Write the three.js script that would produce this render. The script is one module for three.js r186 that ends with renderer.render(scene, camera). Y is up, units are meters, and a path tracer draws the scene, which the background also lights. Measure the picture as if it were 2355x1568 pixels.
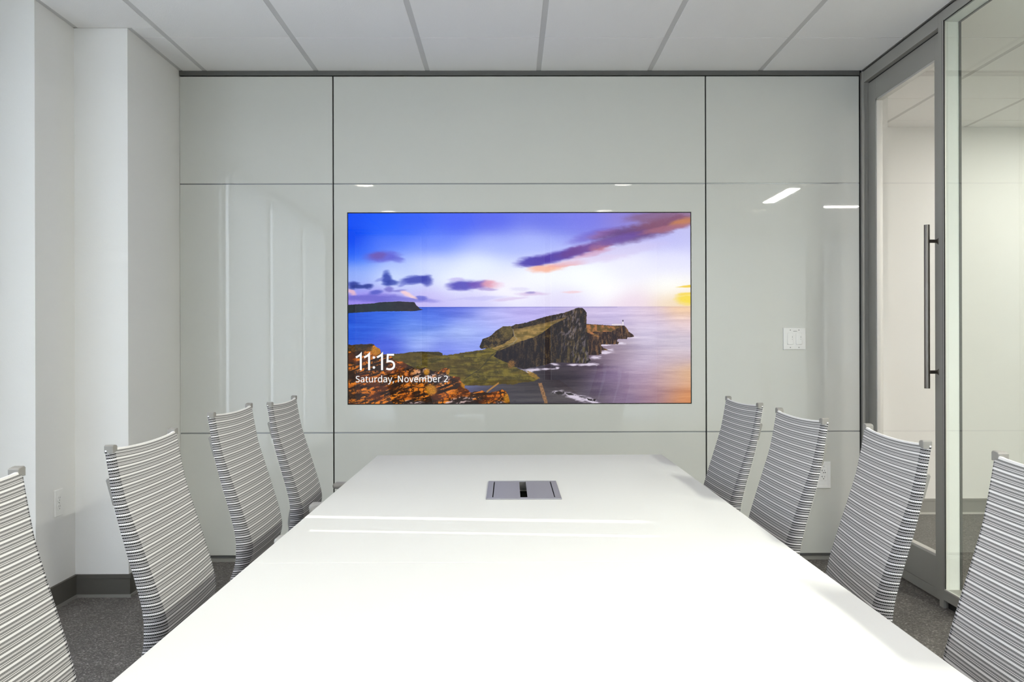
import * as THREE from 'three';
import { RoundedBoxGeometry } from 'three/addons/geometries/RoundedBoxGeometry.js';
import { mergeGeometries } from 'three/addons/utils/BufferGeometryUtils.js';
import { RectAreaLightUniformsLib } from 'three/addons/lights/RectAreaLightUniformsLib.js';

// ------------------------------------------------------------------ camera, sky, sun, exposure
const W = 2355, H = 1568, FOCAL = 2030;
const scene = new THREE.Scene();
const camera = new THREE.PerspectiveCamera(2 * Math.atan(H / 2 / FOCAL) * 180 / Math.PI, W / H, 0.05, 200);
camera.rotation.order = 'YXZ';
camera.position.set(0, 1.194, 0);
camera.rotation.set(0.0001, -0.0066, -0.0026);
camera.setViewOffset(W, H, -7.2, -5.0, W, H);
scene.add(camera);

const renderer = new THREE.WebGLRenderer({ antialias: true });
renderer.toneMapping = THREE.LinearToneMapping;
renderer.toneMappingExposure = 1.95;
renderer.shadowMap.enabled = true;
renderer.shadowMap.type = THREE.PCFSoftShadowMap;

scene.background = new THREE.Color(0.79, 0.87, 1.0);
scene.backgroundIntensity = 3.1;

const sun = new THREE.DirectionalLight(new THREE.Color(1.0, 0.95, 0.87), 4.8);
const SUN_TAN = 0.66, SUN_SLOPE = 0.097;
sun.position.set(-10, 10 * SUN_TAN + 0.7, -2.2 - 10 * SUN_SLOPE);
sun.target.position.set(0, 0.7, -2.2);
sun.castShadow = true;
sun.shadow.camera.left = -7; sun.shadow.camera.right = 7; sun.shadow.camera.top = 5; sun.shadow.camera.bottom = -5;
sun.shadow.camera.near = 1; sun.shadow.camera.far = 25; sun.shadow.mapSize.set(2048, 2048);
scene.add(sun, sun.target);
RectAreaLightUniformsLib.init();
const DOWNLIGHT_NIT = 138, DOWNLIGHT_GLOW = 6;

// ------------------------------------------------------------------ measures of the room (metres)
const D = 4.847, CEIL = 2.688, XL = -1.804, XR = 1.930, ZF = 1.86;       // back wall at z = -D, glass wall from x = XR, wall behind the camera at ZF
const XJ = -2.056, XWIN = -2.36, ZJ = -3.842, ZC = -4.190;               // wall steps of the left side
const COR_Z = -6.12, COR_X = 5.6;                                        // corridor beyond the glass

// ------------------------------------------------------------------ helpers
let seed = 7;
const rnd = () => { seed = (seed * 1664525 + 1013904223) >>> 0; return seed / 4294967296; };
const clamp = (x, a = 0, b = 1) => Math.min(b, Math.max(a, x));
const smooth = (a, b, x) => { const t = clamp((x - a) / (b - a)); return t * t * (3 - 2 * t); };
const lerp = (a, b, t) => a + (b - a) * t;
const hash = (x, y) => { let h = Math.imul(x | 0, 374761393) ^ Math.imul(y | 0, 668265263); h = Math.imul(h ^ (h >>> 13), 1274126177); return ((h ^ (h >>> 16)) >>> 0) / 4294967296; };
function vnoise(x, y) {
  const i = Math.floor(x), j = Math.floor(y), f = x - i, g = y - j, u = f * f * (3 - 2 * f), v = g * g * (3 - 2 * g);
  return lerp(lerp(hash(i, j), hash(i + 1, j), u), lerp(hash(i, j + 1), hash(i + 1, j + 1), u), v);
}
function fbm(x, y, n = 4) { let s = 0, a = 0.5, t = 0; for (let k = 0; k < n; k++) { s += a * vnoise(x + k * 17.3, y - k * 9.1); t += a; a *= 0.5; x *= 2.03; y *= 2.03; } return s / t; }

const counts = {};
const numbered = (name) => { const n = counts[name] = (counts[name] ?? -1) + 1; return n ? `${name}_${String(n).padStart(3, '0')}` : name; };
const flat = (g) => (g.index ? g.toNonIndexed() : g);
const merge = (list) => (list.length === 1 ? list[0] : mergeGeometries(list.map(flat)));
function box(w, h, d, x = 0, y = 0, z = 0, r = 0) {
  const g = r > 0 ? new RoundedBoxGeometry(w, h, d, 2, r) : new THREE.BoxGeometry(w, h, d);
  return g.translate(x, y, z);
}
const span = (x0, x1, y0, y1, z0, z1, r = 0) => box(Math.abs(x1 - x0), Math.abs(y1 - y0), Math.abs(z1 - z0), (x0 + x1) / 2, (y0 + y1) / 2, (z0 + z1) / 2, r);
const cyl = (r0, r1, h, x, y, z, n = 32) => new THREE.CylinderGeometry(r0, r1, h, n).translate(x, y, z);
function uvMetres(g) {                                       // uv in metres on the faces of a box-like shape
  g = flat(g);
  const p = g.attributes.position, n = g.attributes.normal, uv = new Float32Array(p.count * 2);
  for (let i = 0; i < p.count; i++) {
    const ax = Math.abs(n.getX(i)), ay = Math.abs(n.getY(i)), az = Math.abs(n.getZ(i));
    uv[2 * i] = ax > ay && ax > az ? p.getZ(i) : p.getX(i);
    uv[2 * i + 1] = ay > ax && ay > az ? p.getZ(i) : p.getY(i);
  }
  g.setAttribute('uv', new THREE.BufferAttribute(uv, 2));
  return g;
}
function mesh(name, geo, mat, parent) {
  const m = new THREE.Mesh(Array.isArray(geo) ? merge(geo) : geo, mat);
  m.name = parent === scene ? numbered(name) : name;
  m.castShadow = m.receiveShadow = true;
  parent.add(m);
  return m;
}
function structure(name, geo, mat) {
  const o = geo ? mesh(name, geo, mat, scene) : new THREE.Group();
  if (!geo) { o.name = numbered(name); scene.add(o); }
  o.userData = { kind: 'structure' };
  return o;
}
function thing(name, label, category, pos = [0, 0, 0], turn = 0, group) {
  const o = new THREE.Group();
  o.name = numbered(name); scene.add(o);
  o.position.set(...pos); o.rotation.y = turn;
  o.userData = { label, category };
  if (group) o.userData.group = group;
  return o;
}
function dataTexture(w, h, fn, srgb, wrap = THREE.RepeatWrapping) {
  const d = new Uint8Array(w * h * 4), c = [0, 0, 0];
  for (let y = 0; y < h; y++) for (let x = 0; x < w; x++) {
    fn(x, y, c);
    const i = (y * w + x) * 4;
    d[i] = clamp(c[0], 0, 255); d[i + 1] = clamp(c[1], 0, 255); d[i + 2] = clamp(c[2], 0, 255); d[i + 3] = 255;
  }
  const t = new THREE.DataTexture(d, w, h);
  t.wrapS = t.wrapT = wrap; t.magFilter = t.minFilter = THREE.LinearFilter;
  if (srgb) t.colorSpace = THREE.SRGBColorSpace;
  t.needsUpdate = true;
  return t;
}
const std = (o) => new THREE.MeshStandardMaterial(o);
const phys = (o) => new THREE.MeshPhysicalMaterial(o);

// ------------------------------------------------------------------ materials
const wrapNoise = (x, y, s, cells) => {                      // value noise that repeats every `cells`
  const i = Math.floor(x), j = Math.floor(y), f = x - i, g = y - j, u = f * f * (3 - 2 * f), v = g * g * (3 - 2 * g), m = (k) => ((k % cells) + cells) % cells;
  const h = (a, b) => hash(m(a) + s * 131, m(b) + s * 71);
  return lerp(lerp(h(i, j), h(i + 1, j), u), lerp(h(i, j + 1), h(i + 1, j + 1), u), v);
};
const CARPET_N = 1024;
function carpetValue(x, y) {                                  // cut-and-loop pile: dark ground with pale slanting flecks
  const a = wrapNoise((x + y) / 8, (y - x * 0.5) / 4, 3, 128), b = wrapNoise(x / 4, y / 4, 5, 256), c = wrapNoise(x / 2, y / 2, 9, 512), e = wrapNoise(x / 64, y / 64, 2, 16);
  return clamp(0.30 + 0.55 * smooth(0.45, 0.9, a * 0.6 + b * 0.4) + 0.35 * (c - 0.5) + 0.22 * (b - 0.5) + 0.10 * (e - 0.5));
}
const carpetMap = dataTexture(CARPET_N, CARPET_N, (x, y, c) => { const v = carpetValue(x, y); c[0] = lerp(72, 158, v); c[1] = lerp(68, 152, v); c[2] = lerp(64, 146, v); }, true);
const carpetBump = dataTexture(CARPET_N, CARPET_N, (x, y, c) => { c[0] = c[1] = c[2] = 255 * carpetValue(x, y); });
carpetMap.repeat.set(1 / 1.15, 1 / 1.15); carpetBump.repeat.set(1 / 1.15, 1 / 1.15);
const grain = (amp, base) => dataTexture(512, 512, (x, y, c) => { const v = base + amp * (wrapNoise(x / 2, y / 2, 21, 256) - 0.5) + amp * 0.7 * (wrapNoise(x / 8, y / 8, 22, 64) - 0.5); c[0] = c[1] = c[2] = v; }, false);
const tileBump = grain(150, 128), paintBump = grain(120, 128);
tileBump.repeat.set(4, 4); paintBump.repeat.set(2.5, 2.5);
const brushed = dataTexture(256, 256, (x, y, c) => { const v = 128 + 70 * (wrapNoise(x / 2, y / 32, 31, 128) - 0.5) + 40 * (wrapNoise(x, y / 16, 32, 256) - 0.5); c[0] = c[1] = c[2] = v; });

const M = {
  carpet: std({ map: carpetMap, bumpMap: carpetBump, bumpScale: 0.003, roughness: 1 }),
  paint: std({ color: 0xefede9, roughness: 0.75, bumpMap: paintBump, bumpScale: 0.0002 }),
  tile: std({ color: 0xf7f5f2, roughness: 0.95, bumpMap: tileBump, bumpScale: 0.0006 }),
  grid: std({ color: 0xd3d1ce, roughness: 0.7 }),
  plenum: std({ color: 0x8a8885, roughness: 0.9 }),
  glassPanel: phys({ color: 0xcecdc5, roughness: 0.5, clearcoat: 1, clearcoatRoughness: 0.015, ior: 1.5 }),
  panelEdge: std({ color: 0x1b1b1c, roughness: 0.6 }),
  spline: std({ color: 0x8c8d8d, roughness: 0.35, metalness: 0.7 }),
  anodised: std({ color: 0xa29f98, roughness: 0.45, metalness: 0.15 }),
  anodisedDark: std({ color: 0x62615e, roughness: 0.45, metalness: 0.2 }),
  anodisedPale: std({ color: 0xb0ada7, roughness: 0.4, metalness: 0.15 }),
  edge: std({ color: 0x474744, roughness: 0.5, metalness: 0.2 }),
  gasket: std({ color: 0x191919, roughness: 0.7 }),
  bead: std({ color: 0xcfccc6, roughness: 0.35, metalness: 0.3 }),
  liner: std({ color: 0xdadcd8, roughness: 0.5 }),
  clear: phys({ color: 0xfcfdfc, roughness: 0, transmission: 1, thickness: 0, ior: 1.5 }),
  clearGreen: phys({ color: 0xf6faf7, roughness: 0, transmission: 1, thickness: 0, ior: 1.5 }),
  vinyl: std({ color: 0x57544e, roughness: 0.55 }),
  vinylPale: std({ color: 0x8d8a84, roughness: 0.6 }),
  plastic: std({ color: 0xeeece8, roughness: 0.35 }),
  slot: std({ color: 0x141313, roughness: 0.8 }),
  print: std({ color: 0x8f8d8a, roughness: 0.6 }),
  laminate: phys({ color: 0xd6d5d2, roughness: 0.6, ior: 1.3, specularIntensity: 0.4 }),
  laminateEdge: std({ color: 0xe9e8e4, roughness: 0.5 }),
  tableBase: std({ color: 0xb9b8b6, roughness: 0.5, metalness: 0.4 }),
  brushed: std({ color: 0xa6a4a8, roughness: 0.42, metalness: 0.55, roughnessMap: null, bumpMap: brushed, bumpScale: 0.0001 }),
  steel: std({ color: 0x7d7770, roughness: 0.3, metalness: 0.9 }),
  chairPlastic: std({ color: 0x85827d, roughness: 0.5 }),
  armPad: std({ color: 0xb7b4ae, roughness: 0.55 }),
  chairDark: std({ color: 0x6c6a68, roughness: 0.5 }),
  chairMetal: std({ color: 0xb5b4b2, roughness: 0.3, metalness: 0.9 }),
  caster: std({ color: 0x222222, roughness: 0.6 }),
  shade: phys({ color: 0xdfe5ec, roughness: 1, transmission: 0.38, thickness: 0, side: THREE.DoubleSide }),
  windowFrame: std({ color: 0xb6b7b6, roughness: 0.4, metalness: 0.4 }),
  lampGlow: std({ color: 0xffffff, emissive: new THREE.Color(1.0, 0.97, 0.92), emissiveIntensity: DOWNLIGHT_GLOW, roughness: 0.6 }),
  stripGlow: std({ color: 0xffffff, emissive: new THREE.Color(1.0, 0.98, 0.95), emissiveIntensity: DOWNLIGHT_GLOW, roughness: 0.6 }),
  lampTrim: std({ color: 0xf0efec, roughness: 0.5 }),
  can: std({ color: 0x8f8e8b, roughness: 0.45 }),
};
M.carpet.map.wrapS = M.carpet.map.wrapT = THREE.RepeatWrapping;

// ------------------------------------------------------------------ floor and ceiling
structure('floor', uvMetres(span(-2.75, COR_X + 0.15, -0.12, 0, COR_Z - 0.15, ZF + 0.15)), M.carpet);

const ceiling = structure('ceiling');
mesh('plenum_deck', span(-2.75, COR_X + 0.15, CEIL + 0.085, CEIL + 0.20, COR_Z - 0.15, ZF + 0.15), M.plenum, ceiling);
const BARS = []; for (let i = -1; i < 6; i++) BARS.push(-1.6642 + 0.6096 * i);
const JOINTS = [-D + 0.5277]; while (JOINTS[JOINTS.length - 1] < ZF) JOINTS.push(JOINTS[JOINTS.length - 1] + 1.2192);
const LAMPS = [[-1.360, -1.37, 'recessed downlight over the left edge of the table, nearer the screen'], [1.075, -1.41, 'recessed downlight right of the table, nearer the screen'], [-1.360, 0.30, 'recessed downlight over the left row of chairs, behind the camera'], [1.075, 0.26, 'recessed downlight over the right row of chairs, behind the camera']];
const TILE_T = 0.010, G = 0.0128, C = 0.003;
function holedTile(r, [x, z]) {                               // a tile cut out for a recessed lamp
  const s = new THREE.Shape([[r[0] + G, -r[3] + C], [r[1] - G, -r[3] + C], [r[1] - G, -r[2] - C], [r[0] + G, -r[2] - C]].map((p) => new THREE.Vector2(...p)));
  s.holes.push(new THREE.Path().absarc(x, -z, 0.088, 0, Math.PI * 2, true));
  return new THREE.ExtrudeGeometry(s, { depth: TILE_T, bevelEnabled: false, curveSegments: 32 }).rotateX(-Math.PI / 2).translate(0, CEIL, 0);
}
function tiles(xs, zs, keep) {                                // one mesh per tile; the grid shows in the reveals between them
  for (let i = 0; i + 1 < xs.length; i++) for (let j = 0; j + 1 < zs.length; j++) {
    const a = xs[i], b = xs[i + 1], c = zs[j], d = zs[j + 1];
    const r = keep ? keep(a, b, c, d) : [a, b, c, d];
    if (!r) continue;
    const lamp = LAMPS.find(([x, z]) => x > r[0] && x < r[1] && z > r[2] && z < r[3]);
    mesh('ceiling_tile', uvMetres(lamp ? holedTile(r, lamp) : span(r[0] + G, r[1] - G, CEIL, CEIL + TILE_T, r[2] + C, r[3] - C, 0.0012)), M.tile, ceiling);
  }
}
const zsRoom = [-D + 0.004, ...JOINTS.filter((z) => z < ZF - 0.1), ZF];
tiles([XL + 0.008, BARS[1]], zsRoom.slice(0, 2), () => [XL + 0.008, BARS[1], -D + 0.004, -D + 0.5277]);
tiles(BARS.slice(1, 7).concat(1.962), zsRoom);
// strip along the stepped left wall
mesh('ceiling_tile', uvMetres(span(XJ + 0.022, BARS[1] - G, CEIL, CEIL + TILE_T, ZC + C + 0.006, zsRoom[2] - C, 0.0012)), M.tile, ceiling);
mesh('ceiling_tile', uvMetres(span(XL + 0.022, BARS[1] - G, CEIL, CEIL + TILE_T, -D + 0.5277 + C, ZC + 0.003, 0.0012)), M.tile, ceiling);
for (let j = 2; j + 1 < zsRoom.length; j++) mesh('ceiling_tile', uvMetres(span(XJ + 0.022, BARS[1] - G, CEIL, CEIL + TILE_T, zsRoom[j] + C, zsRoom[j + 1] - C, 0.0012)), M.tile, ceiling);
for (const x of BARS.slice(1)) mesh('grid_bar', span(x - 0.0145, x + 0.0145, CEIL + 0.0018, CEIL + 0.0125, -D, ZF), M.grid, ceiling);
for (const z of JOINTS) if (z < ZF) mesh('grid_bar', span(XJ, 1.965, CEIL + 0.0065, CEIL + 0.0122, z - 0.008, z + 0.008), M.grid, ceiling);
mesh('wall_angle', [span(XL, XL + 0.024, CEIL + 0.0018, CEIL + 0.0124, -D, ZC), span(XJ, XL + 0.02, CEIL + 0.0018, CEIL + 0.0124, ZC, ZC + 0.012), span(XJ, XJ + 0.024, CEIL + 0.0018, CEIL + 0.0124, ZC, ZF)], M.grid, ceiling);
// corridor ceiling
const corX = [2.02, 2.570, 3.170, 3.775, 4.38, 4.99, COR_X], corZ = [COR_Z, -5.93, -5.395, -4.868, -4.319, -3.77, -3.22, -2.67, -2.12, -1.57, -1.02, -0.47, 0.08, 0.63, 1.18, 1.73, ZF];
tiles(corX, corZ);
for (const x of corX.slice(1, 6)) mesh('grid_bar', span(x - 0.0145, x + 0.0145, CEIL + 0.0018, CEIL + 0.0125, COR_Z, ZF), M.grid, ceiling);
for (const z of corZ.slice(1, -1)) mesh('grid_bar', span(2.02, COR_X, CEIL + 0.0065, CEIL + 0.0122, z - 0.008, z + 0.008), M.grid, ceiling);

// ------------------------------------------------------------------ left wall, windows, shades
const wallLeft = structure('wall_left');
const SILL = 0.14, HEAD = CEIL;
mesh('pier', uvMetres(span(-2.75, XL, 0, CEIL + 0.09, -D - 0.25, ZC)), M.paint, wallLeft);
mesh('return', uvMetres(span(-2.75, XJ, 0, CEIL + 0.09, ZC, ZJ)), M.paint, wallLeft);
mesh('sill_wall', uvMetres(span(-2.50, XJ, 0, SILL, ZJ, ZF + 0.15)), M.paint, wallLeft);
mesh('head_wall', uvMetres(span(-2.50, XJ, HEAD, CEIL + 0.09, ZJ, ZF + 0.15)), M.paint, wallLeft);

const PIER = -3.30;                                          // the first window starts beyond a wide pier
const MULL = [-3.72, -2.4305, -1.061, 0.309, 1.60];          // mullion centres along the window band
for (let k = 0; k < 4; k++) {
  const a = MULL[k], b = MULL[k + 1], win = structure('window_' + (k + 1));
  mesh('mullion', span(XWIN - 0.10, XWIN + 0.012, SILL, HEAD, (k ? a - 0.072 : ZJ), k ? a + 0.072 : PIER, 0.003), M.windowFrame, win);
  if (k === 3) mesh('mullion', span(XWIN - 0.10, XWIN + 0.012, SILL, HEAD, b - 0.072, ZF + 0.1, 0.003), M.windowFrame, win);
  mesh('frame_rail', [span(XWIN - 0.10, XWIN - 0.02, SILL, SILL + 0.05, a + 0.072, b - 0.072), span(XWIN - 0.10, XWIN - 0.02, HEAD - 0.09, HEAD, a + 0.072, b - 0.072)], M.windowFrame, win);
  mesh('glass_pane', span(XWIN - 0.066, XWIN - 0.060, SILL + 0.05, HEAD - 0.09, k ? a + 0.072 : PIER, b - 0.072), M.clear, win);
}
const SLIT = 0.020, SHX = XWIN + 0.03;
function shadeGeometry(z0, z1) {                              // hanging cloth with slightly wavering edges
  const nz = 8, ny = 60, pos = [], idx = [], uv = [];
  for (let j = 0; j <= ny; j++) for (let i = 0; i <= nz; i++) {
    const t = j / ny, y = lerp(SILL + 0.02, HEAD - 0.04, t), wv = 0.006 * (fbm(t * 9 + z0 * 31, i < 4 ? 3.1 : 8.7, 3) - 0.5);
    pos.push(SHX + 0.002 * Math.sin(t * 7 + z0), y, lerp(z0, z1, i / nz) + wv * (i === 0 ? 1 : i === nz ? -1 : 0)); uv.push(i / nz, t);
    if (i < nz && j < ny) { const q = j * (nz + 1) + i; idx.push(q, q + nz + 1, q + 1, q + 1, q + nz + 1, q + nz + 2); }
  }
  const g = new THREE.BufferGeometry();
  g.setAttribute('position', new THREE.Float32BufferAttribute(pos, 3)); g.setAttribute('uv', new THREE.Float32BufferAttribute(uv, 2)); g.setIndex(idx); g.computeVertexNormals();
  return g;
}
for (let k = 0; k < 4; k++) {
  const z0 = k ? MULL[k] + 0.072 + SLIT : PIER - 0.012, z1 = MULL[k + 1] - 0.072 - SLIT;
  const s = thing('roller_shade', 'translucent white roller shade drawn down over the ' + ['window nearest the screen wall', 'second window from the screen wall', 'third window from the screen wall', 'window farthest from the screen wall'][k], 'shade', [0, 0, 0], 0, 'roller shades on the window side');
  mesh('cloth', shadeGeometry(z0, z1), M.shade, s);
  mesh('roller_tube', new THREE.CylinderGeometry(0.022, 0.022, z1 - z0 + 0.01, 24).rotateX(Math.PI / 2).translate(SHX - 0.004, HEAD - 0.03, (z0 + z1) / 2), M.windowFrame, s);
  mesh('hem_bar', span(SHX - 0.005, SHX + 0.005, SILL + 0.012, SILL + 0.034, z0, z1, 0.002), M.windowFrame, s);
  const beads = []; for (let i = 0; i < 60; i++) beads.push(new THREE.SphereGeometry(0.0035, 6, 4).translate(SHX + 0.03, HEAD - 0.06 - i * 0.026, z1 - 0.03));
  mesh('bead_chain', beads, M.windowFrame, s);
}

// baseboard along the stepped left wall: main board, cap bead and pale foot
const BASE_H = 0.107;
function baseRun(x0, x1, z0, z1, foot) { return foot ? span(x0, x1, 0, 0.014, z0, z1) : span(x0, x1, 0.014, BASE_H - 0.018, z0, z1); }
const runs = (t) => [[XL - 0.001, XL + t, -D, ZC - 0.002], [XJ, XL + t, ZC - 0.001, ZC + t], [XJ - 0.001, XJ + t, ZC, ZJ], [XJ - 0.001, XJ + t, ZJ, ZF]];
const baseLeft = structure('baseboard_left');
mesh('board', runs(0.010).map((r) => baseRun(...r)), M.vinyl, baseLeft);
mesh('cap_bead', runs(0.013).map((r) => span(r[0], r[1], BASE_H - 0.017, BASE_H, r[2], r[3])), M.vinyl, baseLeft);
mesh('foot_strip', runs(0.016).map((r) => baseRun(...r, true)), M.vinylPale, baseLeft);

// ------------------------------------------------------------------ window wall behind the camera (seen only in reflections)
const wallFront = structure('wall_front');
const RWZ = ZF + 0.06, RHEAD = 2.655;
mesh('sill_wall', uvMetres(span(-2.75, 1.98, 0, SILL, ZF, ZF + 0.15)), M.paint, wallFront);
mesh('head_wall', uvMetres(span(-2.75, 1.98, RHEAD, CEIL + 0.09, ZF, ZF + 0.15)), M.paint, wallFront);
mesh('corridor_part', uvMetres(span(1.94, COR_X + 0.15, 0, CEIL + 0.09, ZF, ZF + 0.15)), M.paint, wallFront);
mesh('corner_pier', uvMetres(span(-2.75, -2.02, 0, CEIL + 0.09, ZF, ZF + 0.15)), M.paint, wallFront);
[[-2.02, -1.154], [-1.074, 0.466], [0.546, 1.94]].forEach(([x0, x1], k) => {
  const win = structure('window_' + (5 + k));
  if (k) mesh('mullion', span(x0 - 0.08, x0, SILL, RHEAD, RWZ - 0.012, RWZ + 0.09, 0.003), M.windowFrame, win);
  mesh('frame_rail', [span(x0, x1, SILL, SILL + 0.05, RWZ + 0.02, RWZ + 0.09), span(x0, x1, RHEAD - 0.05, RHEAD, RWZ + 0.02, RWZ + 0.09)], M.windowFrame, win);
  mesh('glass_pane', span(x0, x1, SILL + 0.05, RHEAD - 0.05, RWZ + 0.06, RWZ + 0.066), M.clear, win);
  const s = thing('roller_shade', 'translucent white roller shade drawn down over the ' + ['narrow', 'middle', 'right hand'][k] + ' window behind the camera', 'shade', [0, 0, 0], 0, 'roller shades behind the camera'), e = 0.007;
  mesh('cloth', new THREE.PlaneGeometry(x1 - x0 - 2 * e, RHEAD - SILL - 0.03, 6, 6).translate((x0 + x1) / 2, (RHEAD + SILL) / 2 - 0.005, RWZ), M.shade, s);
  mesh('roller_tube', new THREE.CylinderGeometry(0.016, 0.016, x1 - x0 - e, 24).rotateZ(Math.PI / 2).translate((x0 + x1) / 2, RHEAD - 0.022, RWZ + 0.004), M.windowFrame, s);
  mesh('hem_bar', span(x0 + e, x1 - e, SILL + 0.005, SILL + 0.03, RWZ - 0.005, RWZ + 0.005, 0.002), M.windowFrame, s);
  const beads = []; for (let i = 0; i < 60; i++) beads.push(new THREE.SphereGeometry(0.0035, 6, 4).translate(x0 + 0.16, RHEAD - 0.06 - i * 0.026, RWZ - 0.03));
  mesh('bead_chain', beads, M.windowFrame, s);
});

// ------------------------------------------------------------------ back wall of glass panels
const SX0 = -0.8848, SX1 = 0.9992, SY0 = 0.8619, SY1 = 1.9105;
const wallBack = structure('wall_back');
mesh('panel_backing', span(-2.75, XR + 0.02, 0, CEIL + 0.09, -D - 0.10, -D - 0.016), M.panelEdge, wallBack);
mesh('wall_core', uvMetres(span(-2.75, XR + 0.03, 0, CEIL + 0.09, -D - 0.22, -D - 0.10)), M.paint, wallBack);
const COLS = [[XL + 0.001, -0.9672], [-0.9602, 1.0789], [1.0859, XR - 0.002]], ROWS = [[0.0353, 0.7020], [0.7085, 2.0668], [2.0733, 2.6590]];
function holedPanel(x0, x1, y0, y1, hx0, hx1, hy0, hy1, depth) {
  const s = new THREE.Shape([[x0, y0], [x1, y0], [x1, y1], [x0, y1]].map((p) => new THREE.Vector2(...p)));
  s.holes.push(new THREE.Path([[hx0, hy0], [hx0, hy1], [hx1, hy1], [hx1, hy0]].map((p) => new THREE.Vector2(...p))));
  return new THREE.ExtrudeGeometry(s, { depth: depth - 0.002, bevelEnabled: true, bevelThickness: 0.001, bevelSize: 0.001, bevelOffset: -0.001, bevelSegments: 1 });
}
COLS.forEach(([x0, x1], i) => ROWS.forEach(([y0, y1], j) => {
  if (i === 1 && j === 1) mesh('wall_panel', holedPanel(x0, x1, y0, y1, SX0 - 0.003, SX1 + 0.003, SY0 - 0.003, SY1 + 0.003, 0.012).translate(0, 0, -D - 0.011), M.glassPanel, wallBack).userData.label = 'glossy panel cut out around the screen';
  else mesh('wall_panel', span(x0, x1, y0, y1, -D - 0.012, -D, 0.0012), M.glassPanel, wallBack);
}));
for (const [x0, x1] of COLS) for (const y of [0.70525, 2.07005]) mesh('joint_strip', span(x0, x1, y - 0.0032, y + 0.0032, -D - 0.012, -D - 0.0035), M.spline, wallBack);
mesh('top_rail', span(XL, XR, 2.6635, CEIL + 0.004, -D - 0.02, -D + 0.006, 0.0015), M.anodisedDark, wallBack);
mesh('base_recess', span(XL, XR, 0.016, 0.034, -D - 0.02, -D - 0.013), M.anodisedDark, wallBack);
mesh('base_rail', span(XL, XR, 0, 0.0175, -D - 0.02, -D + 0.001), M.vinylPale, wallBack);

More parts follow.
